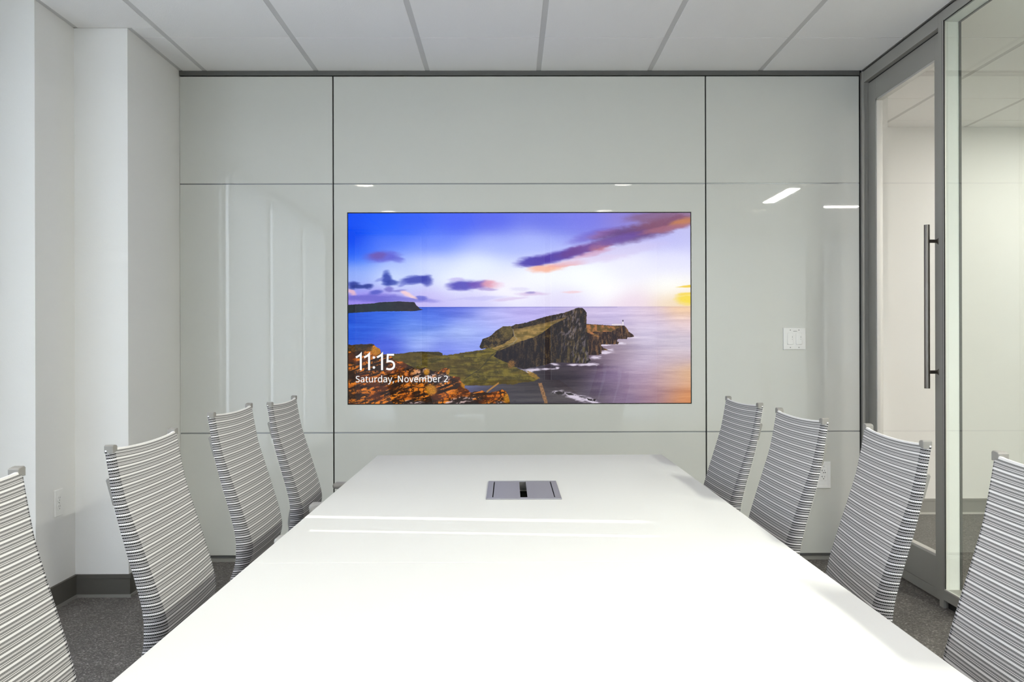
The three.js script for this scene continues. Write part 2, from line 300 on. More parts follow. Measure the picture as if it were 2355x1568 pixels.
// ------------------------------------------------------------------ screen picture: a lock screen with a headland at sunset
function screenTexture() {
  const w = 1578, h = 878, K = 2;
  const pts = (s, list) => list.map((p) => ({ x: p[0], y: p[1], r: p[2], g: p[3], b: p[4] }));
  const sky = pts('sky', [[5, 5, 0, 75, 245], [5, 60, 0, 66, 238], [18, 92, 35, 95, 245], [80, 20, 25, 90, 250], [80, 70, 80, 118, 246], [150, 20, 50, 95, 246], [250, 20, 72, 100, 245], [330, 20, 90, 105, 236], [450, 20, 110, 120, 232], [550, 12, 122, 125, 232], [630, 10, 140, 130, 215], [200, 70, 112, 140, 250], [330, 70, 165, 180, 250], [430, 65, 172, 184, 250], [100, 122, 175, 194, 250], [200, 120, 208, 219, 253], [300, 120, 230, 238, 253], [450, 145, 245, 248, 255], [250, 150, 235, 242, 255], [100, 150, 205, 220, 252], [20, 138, 145, 172, 245], [550, 150, 248, 252, 255], [650, 122, 236, 236, 253], [740, 60, 190, 190, 245], [780, 50, 195, 195, 240], [745, 110, 228, 228, 252], [600, 180, 251, 252, 255], [740, 170, 252, 252, 247], [650, 206, 235, 215, 230], [500, 206, 225, 218, 245], [300, 206, 205, 200, 245], [180, 206, 195, 185, 242], [60, 204, 150, 130, 230], [350, 180, 245, 243, 253], [760, 207, 240, 216, 185]]);
  const sea = pts('sea', [[5, 235, 30, 85, 215], [80, 235, 50, 100, 222], [20, 275, 30, 85, 215], [90, 300, 70, 90, 215], [150, 270, 110, 145, 235], [170, 295, 170, 190, 245], [200, 240, 70, 105, 222], [250, 228, 90, 105, 215], [260, 275, 175, 195, 246], [220, 310, 110, 125, 225], [290, 250, 150, 165, 238], [330, 240, 180, 180, 240], [400, 230, 185, 175, 235], [290, 305, 140, 155, 235], [600, 225, 205, 190, 225], [600, 245, 200, 188, 226], [700, 235, 215, 195, 215], [700, 260, 205, 192, 218], [770, 225, 245, 205, 160], [780, 250, 225, 200, 205], [680, 290, 205, 195, 220], [760, 300, 205, 195, 210], [620, 330, 150, 130, 150], [680, 340, 190, 175, 200], [760, 340, 200, 180, 190], [600, 370, 140, 120, 155], [680, 380, 175, 150, 175], [740, 385, 190, 155, 150], [640, 425, 135, 115, 145], [700, 420, 160, 125, 140], [780, 425, 205, 135, 85], [785, 370, 220, 175, 130], [560, 350, 60, 46, 58], [480, 375, 42, 34, 42], [430, 395, 58, 54, 60], [520, 395, 52, 42, 48], [400, 425, 78, 76, 82], [480, 430, 80, 76, 80], [545, 430, 88, 80, 90], [570, 400, 105, 92, 115], [585, 312, 150, 130, 145], [620, 300, 165, 150, 165]]);
  // each set of colour points becomes a coarse grid, smoothed and then read bilinearly
  const GW = 81, GH = 46;
  const coarse = (list) => {
    let g = new Float32Array(GW * GH * 3);
    for (let j = 0; j < GH; j++) for (let i = 0; i < GW; i++) {
      const x = i * 10 - 5, y = j * 10 - 5; let s = 0, r = 0, gg = 0, bb = 0;
      for (const p of list) { const dx = (x - p.x) * 0.7, dy = (y - p.y) * 1.3, q = dx * dx + dy * dy + 150, k = 1 / (q * q); s += k; r += k * p.r; gg += k * p.g; bb += k * p.b; }
      g.set([r / s, gg / s, bb / s], (j * GW + i) * 3);
    }
    for (let pass = 0; pass < 7; pass++) {
      const n = new Float32Array(g.length), at = (i, j, c) => g[(clamp(j, 0, GH - 1) * GW + clamp(i, 0, GW - 1)) * 3 + c];
      for (let j = 0; j < GH; j++) for (let i = 0; i < GW; i++) for (let c = 0; c < 3; c++) n[(j * GW + i) * 3 + c] = 0.3 * at(i, j, c) + 0.25 * (at(i - 1, j, c) + at(i + 1, j, c)) + 0.1 * (at(i, j - 1, c) + at(i, j + 1, c));
      g = n;
    }
    return g;
  };
  const skyGrid = coarse(sky), seaGrid = coarse(sea);
  const blend = (g, x, y, o) => {
    const u = clamp((x + 5) / 10, 0, GW - 1.001), v = clamp((y + 5) / 10, 0, GH - 1.001), i = Math.floor(u), j = Math.floor(v), a = u - i, b = v - j, k = (j * GW + i) * 3;
    for (let c = 0; c < 3; c++) o[c] = lerp(lerp(g[k + c], g[k + 3 + c], a), lerp(g[k + GW * 3 + c], g[k + GW * 3 + 3 + c], a), b);
  };
  // x, y, rx, ry, turn, r, g, b, strength
  const clouds = [[78, 100, 40, 14, -0.05, 95, 90, 205, 0.8], [70, 98, 20, 9, -0.1, 108, 82, 168, 0.75], [112, 106, 18, 9, 0.2, 90, 90, 205, 0.6], [88, 150, 13, 17, 0.2, 45, 62, 165, 0.9], [98, 160, 18, 7, 0, 42, 58, 158, 0.8], [152, 153, 34, 10, -0.1, 58, 66, 172, 0.9], [180, 155, 14, 14, 0, 60, 66, 170, 0.8], [126, 162, 14, 5, -0.5, 100, 108, 200, 0.6], [70, 152, 12, 4, -0.3, 120, 130, 215, 0.6], [12, 165, 15, 8, 0, 45, 60, 150, 0.9], [24, 170, 22, 5, 0, 38, 54, 140, 0.9], [46, 168, 12, 6, -0.1, 42, 56, 145, 0.9], [64, 182, 16, 7, -0.1, 78, 84, 190, 0.85], [94, 176, 11, 7, 0.3, 112, 105, 195, 0.8], [118, 179, 16, 4, -0.1, 120, 115, 200, 0.7], [60, 196, 100, 9, 0.03, 106, 100, 202, 0.9], [150, 200, 60, 6, 0.05, 130, 125, 215, 0.7], [165, 195, 16, 5, 0, 100, 105, 205, 0.8], [8, 181, 13, 6, 0.4, 232, 185, 200, 0.85], [132, 184, 12, 5, 0.35, 246, 205, 208, 0.9], [148, 191, 12, 4, 0.5, 246, 210, 208, 0.8],
    [262, 166, 38, 12, -0.03, 82, 74, 182, 0.92], [300, 165, 28, 10, 0, 112, 82, 178, 0.85], [326, 164, 20, 10, 0, 226, 160, 178, 0.85], [345, 165, 16, 8, 0, 235, 205, 225, 0.6], [250, 152, 20, 4, 0, 190, 180, 235, 0.7], [325, 176, 20, 4, 0, 160, 140, 205, 0.6],
    [430, 112, 45, 12, -0.1, 78, 66, 172, 0.95], [480, 100, 70, 13, -0.24, 82, 62, 165, 0.95], [540, 84, 60, 12, -0.26, 108, 66, 142, 0.9], [585, 75, 32, 10, -0.3, 190, 118, 132, 0.9], [455, 128, 42, 9, -0.05, 246, 184, 160, 0.92], [505, 117, 42, 7, -0.12, 236, 165, 160, 0.85], [560, 95, 50, 6, -0.25, 205, 140, 170, 0.6],
    [565, 52, 60, 12, -0.25, 120, 108, 205, 0.75], [590, 48, 40, 9, -0.2, 150, 105, 160, 0.7], [660, 47, 90, 20, -0.18, 104, 74, 128, 0.92], [735, 22, 80, 20, -0.2, 132, 86, 112, 0.95], [620, 62, 70, 10, -0.25, 112, 84, 165, 0.75], [770, 22, 34, 9, -0.25, 196, 130, 92, 0.9], [735, 36, 60, 7, -0.2, 165, 110, 130, 0.8], [700, 8, 60, 12, -0.1, 132, 96, 130, 0.8],
    [640, 88, 100, 13, -0.2, 205, 195, 236, 0.55], [560, 108, 90, 9, -0.1, 222, 208, 238, 0.6], [425, 186, 36, 5, 0, 214, 192, 226, 0.8], [420, 184, 12, 3, 0, 150, 140, 200, 0.7], [396, 176, 25, 5, 0, 218, 212, 240, 0.6], [518, 183, 24, 3, -0.05, 240, 205, 212, 0.8], [300, 196, 70, 5, -0.05, 190, 186, 240, 0.5], [372, 198, 40, 4, -0.1, 205, 180, 222, 0.5],
    [786, 200, 34, 13, 0, 245, 218, 70, 0.9], [784, 170, 26, 3, -0.1, 240, 205, 75, 0.95], [782, 187, 24, 2.4, -0.08, 244, 215, 90, 0.9]];
  const poly = (list, wob, sc) => ({ list, wob, sc, x0: Math.min(...list.map((p) => p[0])) - 4, x1: Math.max(...list.map((p) => p[0])) + 4, y0: Math.min(...list.map((p) => p[1])) - 4, y1: Math.max(...list.map((p) => p[1])) + 4 });
  const within = (P, x, y) => {
    if (x < P.x0 || x > P.x1 || y < P.y0 || y > P.y1) return false;
    if (P.wob) { x += P.wob * (fbm(x * P.sc, y * P.sc, 3) - 0.5); y += P.wob * (fbm(x * P.sc + 40, y * P.sc + 9, 3) - 0.5); }
    let inside = false;
    for (let i = 0, j = P.list.length - 1; i < P.list.length; j = i++) { const a = P.list[i], b = P.list[j]; if ((a[1] > y) !== (b[1] > y) && x < (b[0] - a[0]) * (y - a[1]) / (b[1] - a[1]) + a[0]) inside = !inside; }
    return inside;
  };
  const far = poly([[-5, 211], [59, 207.5], [71, 205], [117, 203], [152, 205], [155, 210], [165, 220], [172, 222], [153, 225.5], [67, 226], [-5, 230]], 1, 0.3);
  const rocks = poly([[-5, 303], [41, 301], [58, 301], [63, 306], [71, 311], [75, 321], [80, 327], [97, 328], [104, 338], [122, 342], [139, 350], [153, 357], [165, 359], [175, 355], [187, 359], [195, 365], [212, 362], [221, 355], [233, 360], [234, 367], [229, 374], [241, 377], [257, 378], [260, 389], [268, 396], [267, 403], [280, 413], [309, 410], [323, 415], [340, 411], [352, 406], [362, 410], [369, 423], [374, 445], [-5, 445]], 4, 0.12);
  const field = poly([[60, 327], [122, 323], [148, 320], [207, 320], [216, 323], [217, 328], [229, 327], [301, 316], [335, 309.5], [350, 303], [370, 293], [395, 298], [369, 335], [384, 354], [396, 360], [410, 367], [429, 377], [436, 383], [428, 388], [400, 391], [380, 396], [352, 394], [330, 398], [262, 397], [250, 380], [60, 380]], 3, 0.15);
  const fieldRim = poly([[146, 322], [150, 319], [207, 319.5], [216, 323], [217, 328.5], [205, 328], [180, 323]], 2, 0.3);
  const knob = poly([[306, 313.5], [301.6, 308], [309, 291], [318, 287], [326, 284], [343, 269], [357, 261], [374, 261], [379, 268], [377, 285], [360, 300], [335, 309.5]], 2, 0.25);
  const hill = poly([[374, 262], [386, 256], [395, 255.5], [412, 252], [454, 239], [497, 230], [514, 224.6], [527, 218.8], [538, 218.8], [546, 225], [549, 230], [548, 279], [554, 292], [553, 333], [558, 340], [550, 347], [531, 346], [480, 345], [471, 345], [446, 352], [420, 357], [403, 360.5], [384, 354], [335, 331], [350, 303]], 1.6, 0.3);
  const slope = poly([[352, 304], [372, 292], [381, 282], [379, 268], [395, 266], [430, 258], [466, 250], [500, 240], [512, 234], [497, 245], [470, 258], [446, 277], [429, 286], [395, 297], [370, 308], [345, 318], [330, 312]], 2, 0.2);
  const point = poly([[545, 256], [582, 258], [606, 260], [636, 260], [641, 265], [646, 274], [656, 281], [659, 286], [643, 287.5], [642, 291], [621, 291], [619, 296], [624, 299], [621, 303], [583, 303.6], [582, 306], [587, 311], [600, 317], [583, 317], [583, 325], [575, 328], [550, 328]], 1.5, 0.35);
  const pointTop = poly([[545, 257], [582, 259], [606, 261.5], [630, 262], [612, 270], [606, 274], [580, 275], [560, 274], [572, 281], [580, 285], [575, 287], [560, 280], [549, 275]], 1.5, 0.3);
  const foams = [[552, 350, 34, 4], [517, 350, 18, 3.2], [475, 349, 16, 3.2, 0.2], [425, 362, 26, 5], [412, 367, 16, 3.5], [455, 360, 26, 3], [481, 357, 6, 3.5], [625, 301, 20, 4], [590, 322, 24, 4.5], [570, 334, 16, 5], [590, 305, 18, 2.5], [600, 316, 12, 3], [520, 424, 40, 8, 0.35], [560, 434, 26, 7, 0.4], [478, 413, 14, 4, -0.1], [660, 287, 14, 2]];
  const isles = [[485, 415, 14, 3.6, 0.05], [510, 418, 14, 2.4, 0.2], [566, 432, 3.6, 2.6, 0], [556, 431, 8, 2.4, 0.4], [536, 424, 6, 1.3, 0.1]];
  const buf = new Uint8ClampedArray(w * h * 4), c = [0, 0, 0];
  const put = (r, g, b, t = 1) => { c[0] = lerp(c[0], r, t); c[1] = lerp(c[1], g, t); c[2] = lerp(c[2], b, t); };
  const ell = (e, x, y) => { const a = e[4] ?? 0, dx = x - e[0], dy = y - e[1], u = (dx * Math.cos(a) + dy * Math.sin(a)) / e[2], v = (-dx * Math.sin(a) + dy * Math.cos(a)) / e[3]; return Math.sqrt(u * u + v * v); };
  for (let py = 0; py < h; py++) for (let px = 0; px < w; px++) {
    const x = (px + 0.5) / K, y = (py + 0.5) / K;
    if (y < 216) {
      blend(skyGrid, x, y, c);
      const wx = x + 10 * (fbm(x * 0.03, y * 0.09, 4) - 0.5), wy = y + 7 * (fbm(x * 0.035 + 9, y * 0.12 + 5, 4) - 0.5);
      for (const e of clouds) { if (Math.abs(x - e[0]) > e[2] * 1.8 + 8 || Math.abs(y - e[1]) > (e[3] + Math.abs(e[4]) * e[2]) * 1.8 + 8) continue; const q = ell(e, wx, wy), n = 0.55 * (fbm(x * 0.08 - y * 0.02, y * 0.22, 3) - 0.5); put(e[5], e[6], e[7], e[8] * (1 - smooth(0.45 + n * 0.5, 1.35 + n * 0.5, q))); }
    } else {
      blend(seaGrid, x, y, c);
      const n = fbm(x * 0.012, y * 0.16, 4) - 0.5, m = fbm(x * 0.06, y * 0.9, 3) - 0.5;
      const k = 38 * n + 16 * m; c[0] += k; c[1] += k; c[2] += k * 0.8;
      if (y < 219) put(c[0] * 0.82, c[1] * 0.82, c[2] * 0.9, x < 620 ? 0.6 : 0.2);
      for (const f of foams) { if (Math.abs(x - f[0]) > f[2] * 1.5 || Math.abs(y - f[1]) > f[3] * 4 + f[2] * 0.5) continue; const q = ell(f, x, y) + 1.1 * (fbm(x * 0.11, y * 0.32, 4) - 0.5); put(232, 222, 240, 0.85 * (1 - smooth(0.25, 1.15, q))); }
      for (const f of isles) { if (ell(f, x, y) + 1.3 * (fbm(x * 0.4, y * 0.5, 3) - 0.5) < 0.9) put(52, 48, 50); }
    }
    const fine = fbm(x * 0.55, y * 0.55, 3), mid = fbm(x * 0.13, y * 0.13, 4), tall = fbm(x * 0.34, y * 0.07, 4), layer = fbm(x * 0.05 + y * 0.03, y * 0.3, 4);
    if (within(far, x, y)) { c[0] = 34 + 26 * smooth(60, 150, x) * mid; c[1] = 34 + 18 * mid; c[2] = 46 + 8 * mid; }
    if (within(point, x, y)) {
      if (within(pointTop, x, y)) { const t = smooth(0.3, 0.7, mid); c[0] = lerp(92, 172, t); c[1] = lerp(74, 112, t); c[2] = lerp(40, 66, t); }
      else { const t = smooth(0.35, 0.75, tall * 0.7 + fine * 0.3); c[0] = lerp(38, 122, t); c[1] = lerp(26, 88, t); c[2] = lerp(28, 56, t); }
    }
    if (within(field, x, y)) { const t = smooth(0.3, 0.7, layer * 0.6 + mid * 0.4); c[0] = lerp(64, 118, t); c[1] = lerp(58, 104, t); c[2] = lerp(28, 40, t); if (fine > 0.74) put(150, 128, 80, 0.5); put(78, 62, 30, 0.5 * smooth(0.5, 0.7, fbm(x * 0.02, y * 0.1 + 7, 3))); }
    if (within(fieldRim, x, y)) put(44 + 30 * fine, 38 + 24 * fine, 28, 0.9);
    if (within(hill, x, y)) {
      const t = smooth(0.40, 0.78, tall * 0.6 + fine * 0.4), pale = smooth(0.52, 0.72, fbm(x * 0.3 + y * 0.12, y * 0.1 - x * 0.05, 4)) * smooth(60, 10, Math.abs(x - 505 - (y - 240) * 0.35)) ;
      c[0] = lerp(34, 96, t); c[1] = lerp(28, 76, t); c[2] = lerp(30, 48, t);
      put(150, 138, 145, 0.55 * pale);
      put(98, 90, 44, 0.55 * smooth(0.5, 0.7, tall) * smooth(450, 540, x) * smooth(270, 330, y));
      put(30, 24, 32, 0.5 * smooth(450, 400, x) * smooth(290, 320, y));
      if (y < 262 && x < 470) put(84, 70, 52, 0.6 * fine);
    }
    if (within(slope, x, y)) { const t = smooth(0.3, 0.7, layer * 0.5 + mid * 0.5); c[0] = lerp(104, 168, t); c[1] = lerp(88, 136, t); c[2] = lerp(46, 78, t); put(78, 62, 46, 0.7 * smooth(12, 0, Math.abs(y - (262 - (x - 395) * 0.22)))); }
    if (within(knob, x, y)) { const t = smooth(0.35, 0.75, fine * 0.5 + mid * 0.5); c[0] = lerp(40, 108, t); c[1] = lerp(34, 88, t); c[2] = lerp(32, 50, t); put(110, 96, 48, 0.6 * smooth(335, 372, x) * smooth(300, 275, y)); }
    // path that winds up the field and the slope
    const along = [[382, 283, 388, 290], [388, 290, 380, 300], [380, 300, 350, 313], [350, 313, 330, 328], [330, 328, 316, 345], [316, 345, 300, 362], [300, 362, 268, 381], [379, 268, 382, 283]];
    for (const [ax, ay, bx, by] of along) { const dx = bx - ax, dy = by - ay, t = clamp(((x - ax) * dx + (y - ay) * dy) / (dx * dx + dy * dy)), q = Math.hypot(x - ax - t * dx, y - ay - t * dy); if (q < 1.6) { const hi = y < 305; put(hi ? 150 : 44, hi ? 142 : 42, hi ? 128 : 36, 0.75 * (1 - q / 1.6)); } }
    { const q = ell([375, 348, 10, 13, 0.5], x, y) + 0.9 * (fine - 0.5); if (q < 0.8) put(lerp(60, 190, fine), lerp(48, 130, fine), 46, 0.85); const r = ell([425, 374, 20, 6, 0.5], x, y) + 0.8 * (fine - 0.5); if (r < 0.8) put(lerp(110, 200, fine), lerp(96, 140, fine), 42, 0.8); }
    { const q = Math.abs(x - 442 - (y - 395) * 0.3) + 5 * (fine - 0.5); if (y > 392 && q < 4.2) put(lerp(90, 215, fine), lerp(66, 160, fine), lerp(50, 105, fine), 0.85); const s = Math.abs(y - 411 + (x - 320) * 0.75); if (x > 318 && x < 346 && s < 2.2) put(188, 132, 62, 0.8); }
    if (within(rocks, x, y)) {
      const ridge = 1 - Math.abs(2 * fbm(x * 0.045 + y * 0.02, y * 0.075, 5) - 1), crack = 1 - Math.abs(2 * fbm(x * 0.09 + 30, y * 0.14 + 11, 4) - 1), grit = fbm(x * 0.8, y * 0.8, 3), warm = fbm(x * 0.03 + 4, y * 0.05, 3);
      const lay = fbm(x * 0.035 - y * 0.03, y * 0.2 + x * 0.06, 4);
      const lit = smooth(0.40, 0.80, ridge * 0.35 + grit * 0.35 + lay * 0.4), dark = Math.max(smooth(0.78, 0.93, crack), smooth(0.54, 0.42, lay));
      const pale = smooth(0.48, 0.6, fbm(x * 0.028 + 70, y * 0.05 + 21, 4)) * smooth(130, 190, x + (y - 360) * 0.6);
      c[0] = lerp(lerp(66, 232, lit), lerp(86, 214, lit), pale); c[1] = lerp(lerp(34, 132, lit), lerp(74, 186, lit), pale); c[2] = lerp(lerp(16, 36, lit), lerp(76, 182, lit), pale);
      put(30, 22, 20, 0.85 * dark); put(140, 60, 20, 0.35 * smooth(0.5, 0.7, warm) * (1 - pale));
      if (y < 318 && x < 56) put(36 + 40 * grit, 32 + 26 * grit, 24, 0.8);
      const gold = [[64, 316, 14, 13], [190, 407, 16, 14], [368, 425, 12, 16], [268, 396, 12, 10], [180, 366, 8, 9], [230, 366, 6, 8]];
      for (const e of gold) { const q = ell([...e, 0.5], x, y) + 0.5 * (grit - 0.5); put(lerp(130, 246, grit), lerp(78, 176, grit), lerp(14, 52, grit), 0.85 * (1 - smooth(0.6, 1.05, q))); }
    }
    // lighthouse and keepers' buildings
    if (Math.abs(x - 632.8) < 1.2 && y > 247 && y < 260) put(y < 251 ? 70 : 236, y < 251 ? 58 : 226, y < 251 ? 70 : 230);
    if (x > 607 && x < 630 && y > 256.2 + 0.6 * Math.sin(x * 2) && y < 260.2) put(226, 214, 222, 0.85);
    const n = 9 * (hash(px, py) - 0.5), i = (py * w + px) * 4;
    buf[i] = c[0] + n; buf[i + 1] = c[1] + n; buf[i + 2] = c[2] + n; buf[i + 3] = 255;
  }
  const cv = document.createElement('canvas'); cv.width = w; cv.height = h;
  const g = cv.getContext('2d'), im = g.createImageData(w, h);
  im.data.set(buf); g.putImageData(im, 0, 0);
  // clock and date, drawn with thin white strokes
  g.scale(K, K);
  g.shadowColor = 'rgba(0,0,0,0.45)'; g.shadowBlur = 5;
  g.strokeStyle = '#ffffff'; g.fillStyle = '#ffffff'; g.lineWidth = 4.6; g.lineCap = 'butt'; g.lineJoin = 'miter';
  const top = 324, bot = 361.5;
  const one = (x) => { g.beginPath(); g.moveTo(x - 11.5, top + 7.8); g.quadraticCurveTo(x - 4, top + 5, x, top + 0.5); g.lineTo(x, bot); g.stroke(); };
  one(28.5); one(47.5); one(77.3);
  for (const y of [332.2, 355.2]) { g.beginPath(); g.arc(58.6, y, 3, 0, 7); g.fill(); }
  g.beginPath(); g.moveTo(105, top + 2); g.lineTo(90.6, top + 2); g.lineTo(89.8, top + 17.6); g.bezierCurveTo(98, top + 15, 105.2, top + 18.5, 105.2, top + 26); g.bezierCurveTo(105.2, top + 35, 96, top + 37.4, 87, bot - 3.6); g.stroke();
  g.font = '20px sans-serif';
  const date = 'Saturday, November 2', tw = g.measureText(date).width;
  g.save(); g.translate(15.8, 388.8); g.scale(214.5 / tw, 1.06); g.fillText(date, 0, 0); g.restore();
  const t = new THREE.CanvasTexture(cv);
  t.colorSpace = THREE.SRGBColorSpace; t.magFilter = THREE.LinearFilter;
  return t;
}
const display = thing('wall_display', 'large wall screen showing a sunset headland with the time 11:15', 'screen', [(SX0 + SX1) / 2, SY0, -D]);
{
  const w = SX1 - SX0, h = SY1 - SY0, t = screenTexture();
  const glow = phys({ color: 0x060607, roughness: 0.5, specularIntensity: 0, clearcoat: 0.3, clearcoatRoughness: 0.01, emissive: 0xffffff, emissiveMap: t, emissiveIntensity: 0.535 });
  mesh('screen_image', new THREE.PlaneGeometry(w - 0.004, h - 0.004).translate(0, h / 2, -0.0012), glow, display);
  mesh('bezel', [box(w, 0.002, 0.010, 0, h - 0.001, -0.006), box(w, 0.002, 0.010, 0, 0.001, -0.006), box(0.002, h, 0.010, -w / 2 + 0.001, h / 2, -0.006), box(0.002, h, 0.010, w / 2 - 0.001, h / 2, -0.006), box(w, h, 0.004, 0, h / 2, -0.0135)], M.gasket, display);
}

// ------------------------------------------------------------------ switch and sockets
function screwGeometry(x, y, z) { return new THREE.CylinderGeometry(0.0028, 0.0028, 0.001, 12).rotateX(Math.PI / 2).translate(x, y, z); }
{
  const s = thing('light_switch', 'white double rocker light switch on the glossy panel right of the screen', 'switch', [1.5678, 1.1544, -D]);
  const hole = (cx) => new THREE.Path([[cx - 0.0175, 0.027], [cx - 0.0175, 0.094], [cx + 0.0175, 0.094], [cx + 0.0175, 0.027]].map((p) => new THREE.Vector2(...p)));
  const plate = new THREE.Shape([[-0.058, 0.004], [0.058, 0.004], [0.058, 0.117], [-0.058, 0.117]].map((p) => new THREE.Vector2(...p)));
  plate.holes.push(hole(-0.0235), hole(0.0235));
  mesh('wall_plate', new THREE.ExtrudeGeometry(plate, { depth: 0.003, bevelEnabled: true, bevelThickness: 0.004, bevelSize: 0.004, bevelSegments: 3 }), M.plastic, s);
  for (const x of [-0.0235, 0.0235]) {
    const r = mesh('rocker', box(0.0325, 0.064, 0.007, 0, 0, 0, 0.002).rotateX(-0.07).translate(x, 0.0605, 0.0062), M.plastic, s);
    mesh('marking', [box(0.0016, 0.010, 0.0006, x + 0.010, 0.070, 0.0105), box(0.0016, 0.008, 0.0006, x + 0.0098, 0.055, 0.0098)], M.print, r);
    for (const y of [0.0125, 0.108]) mesh('screw', screwGeometry(x, y, 0.0072), M.print, s);
  }
  mesh('maker_mark', box(0.021, 0.0026, 0.0005, 0.003, 0.1015, 0.0072), M.print, s);
}
{
  const s = thing('wall_socket', 'white framed double power socket on the glossy panel behind the right chairs', 'power socket', [1.7241, 0.393, -D]);
  const frame = new THREE.Shape([[-0.0385, 0.003], [0.0385, 0.003], [0.0385, 0.143], [-0.0385, 0.143]].map((p) => new THREE.Vector2(...p)));
  frame.holes.push(new THREE.Path([[-0.026, 0.014], [-0.026, 0.1305], [0.026, 0.1305], [0.026, 0.014]].map((p) => new THREE.Vector2(...p))));
  mesh('outer_frame', new THREE.ExtrudeGeometry(frame, { depth: 0.004, bevelEnabled: true, bevelThickness: 0.003, bevelSize: 0.003, bevelSegments: 2 }), M.plastic, s);
  mesh('cover_plate', box(0.055, 0.119, 0.006, 0, 0.0723, 0.003, 0.0012), M.plastic, s);
  const f = mesh('socket_face', box(0.0335, 0.067, 0.006, 0.0005, 0.074, 0.0058, 0.0015), M.plastic, s);
  const holes = [];
  for (const y of [0.0975, 0.064]) {
    holes.push(box(0.0018, 0.0085, 0.0008, -0.0065, y, 0.009), box(0.005, 0.0018, 0.0008, -0.0095, y + 0.001, 0.009), box(0.0016, 0.0075, 0.0008, 0.0065, y, 0.009));
    holes.push(new THREE.CylinderGeometry(0.0026, 0.0026, 0.0008, 14).rotateX(Math.PI / 2).translate(0.0005, y - 0.0115, 0.009));
  }
  holes.push(new THREE.CylinderGeometry(0.0026, 0.0026, 0.0008, 14).rotateX(Math.PI / 2).translate(0.0095, 0.0865, 0.009));
  mesh('slot', holes, M.slot, f);
  mesh('maker_mark', box(0.010, 0.002, 0.0005, 0.002, 0.1195, 0.0062), M.print, s);
}
{
  const s = thing('wall_socket', 'white double power socket low on the painted left wall', 'power socket', [XJ, 0.4135, -4.030], Math.PI / 2);
  mesh('cover_plate', new RoundedBoxGeometry(0.070, 0.121, 0.006, 3, 0.0025).translate(0, 0.0605, 0.003), M.plastic, s);
  for (const y of [0.080, 0.041]) {
    const f = mesh('socket_face', merge([new THREE.CylinderGeometry(0.0165, 0.0165, 0.004, 28).rotateX(Math.PI / 2).translate(0, y, 0.006)]), M.plastic, s);
    mesh('slot', [box(0.0018, 0.008, 0.0008, -0.006, y + 0.004, 0.0081), box(0.0018, 0.0075, 0.0008, 0.006, y + 0.004, 0.0081), new THREE.CylinderGeometry(0.0026, 0.0026, 0.0008, 12).rotateX(Math.PI / 2).translate(0, y - 0.0075, 0.0081)], M.print, f);
  }
  mesh('screw', screwGeometry(0, 0.0605, 0.0063), M.print, s);
}

// ------------------------------------------------------------------ glazed partition with its sliding door
const GX = 1.945, ZP0 = -3.985, ZP1 = -3.946;                 // room face of the frame, and the post between door and fixed glass
const wallRight = structure('wall_right');
mesh('head_rail', [span(GX, GX + 0.075, CEIL - 0.068, CEIL - 0.010, -D - 0.02, ZP0, 0.001), span(GX, GX + 0.075, CEIL - 0.055, CEIL - 0.010, ZP1, ZF, 0.001), span(GX + 0.006, GX + 0.075, CEIL - 0.010, CEIL + 0.09, -D - 0.02, ZF)], M.anodised, wallRight);
mesh('head_trim', span(GX - 0.006, GX + 0.004, CEIL - 0.006, CEIL + 0.006, -D, ZF), M.anodisedDark, wallRight);
mesh('corner_jamb', [span(XR + 0.0068, GX + 0.005, 0, CEIL - 0.010, -D - 0.02, -D + 0.022, 0.001), span(GX, GX + 0.09, 0, CEIL - 0.05, -D - 0.02, -D + 0.012)], M.anodised, wallRight);
mesh('corner_gasket', span(XR - 0.001, XR + 0.007, 0, CEIL, -D - 0.02, -D - 0.002), M.gasket, wallRight);
mesh('post', [span(GX, GX + 0.012, 0, CEIL - 0.010, ZP0, ZP1, 0.0015), span(GX + 0.004, GX + 0.078, 0, CEIL - 0.010, ZP0, ZP1 - 0.006)], M.anodised, wallRight);
mesh('post_gasket', [span(GX - 0.0005, GX + 0.008, 0.083, CEIL - 0.055, ZP1 - 0.0005, ZP1 + 0.0035), span(GX - 0.0003, GX + 0.0045, 0.089, CEIL - 0.055, ZP1 + 0.0100, ZP1 + 0.0128), span(GX + 0.003, GX + 0.006, CEIL - 0.0575, CEIL - 0.0552, ZP1, ZF)], M.gasket, wallRight);
mesh('head_lip', span(GX - 0.0012, GX + 0.003, CEIL - 0.0705, CEIL - 0.0675, -D + 0.02, ZP0), M.anodisedPale, wallRight);
mesh('glazing_bead', [span(GX - 0.001, GX + 0.010, 0.083, CEIL - 0.055, ZP1 + 0.004, ZP1 + 0.010), span(GX - 0.001, GX + 0.010, 0.083, 0.089, ZP1 + 0.004, ZF)], M.bead, wallRight);
mesh('jamb_liner', [span(GX + 0.014, GX + 0.0735, 0.05, CEIL - 0.055, ZP1 - 0.008, ZP1 + 0.0005), span(GX + 0.014, GX + 0.0735, CEIL - 0.058, CEIL - 0.0545, ZP1, ZF)], M.liner, wallRight);
mesh('outer_edge', [span(GX + 0.0735, GX + 0.083, 0.05, CEIL - 0.050, ZP1 - 0.012, ZP1 + 0.006), span(GX + 0.0735, GX + 0.083, CEIL - 0.062, CEIL - 0.05, ZP1, ZF)], M.edge, wallRight);
mesh('sill_rail', span(GX, GX + 0.075, 0.038, 0.083, ZP1, ZF, 0.001), M.anodised, wallRight);
mesh('sill_recess', span(GX + 0.022, GX + 0.06, 0, 0.038, ZP1, ZF), M.gasket, wallRight);
mesh('glass_pane', span(GX + 0.004, GX + 0.010, 0.083, CEIL - 0.055, ZP1 + 0.003, ZF), M.clearGreen, wallRight);

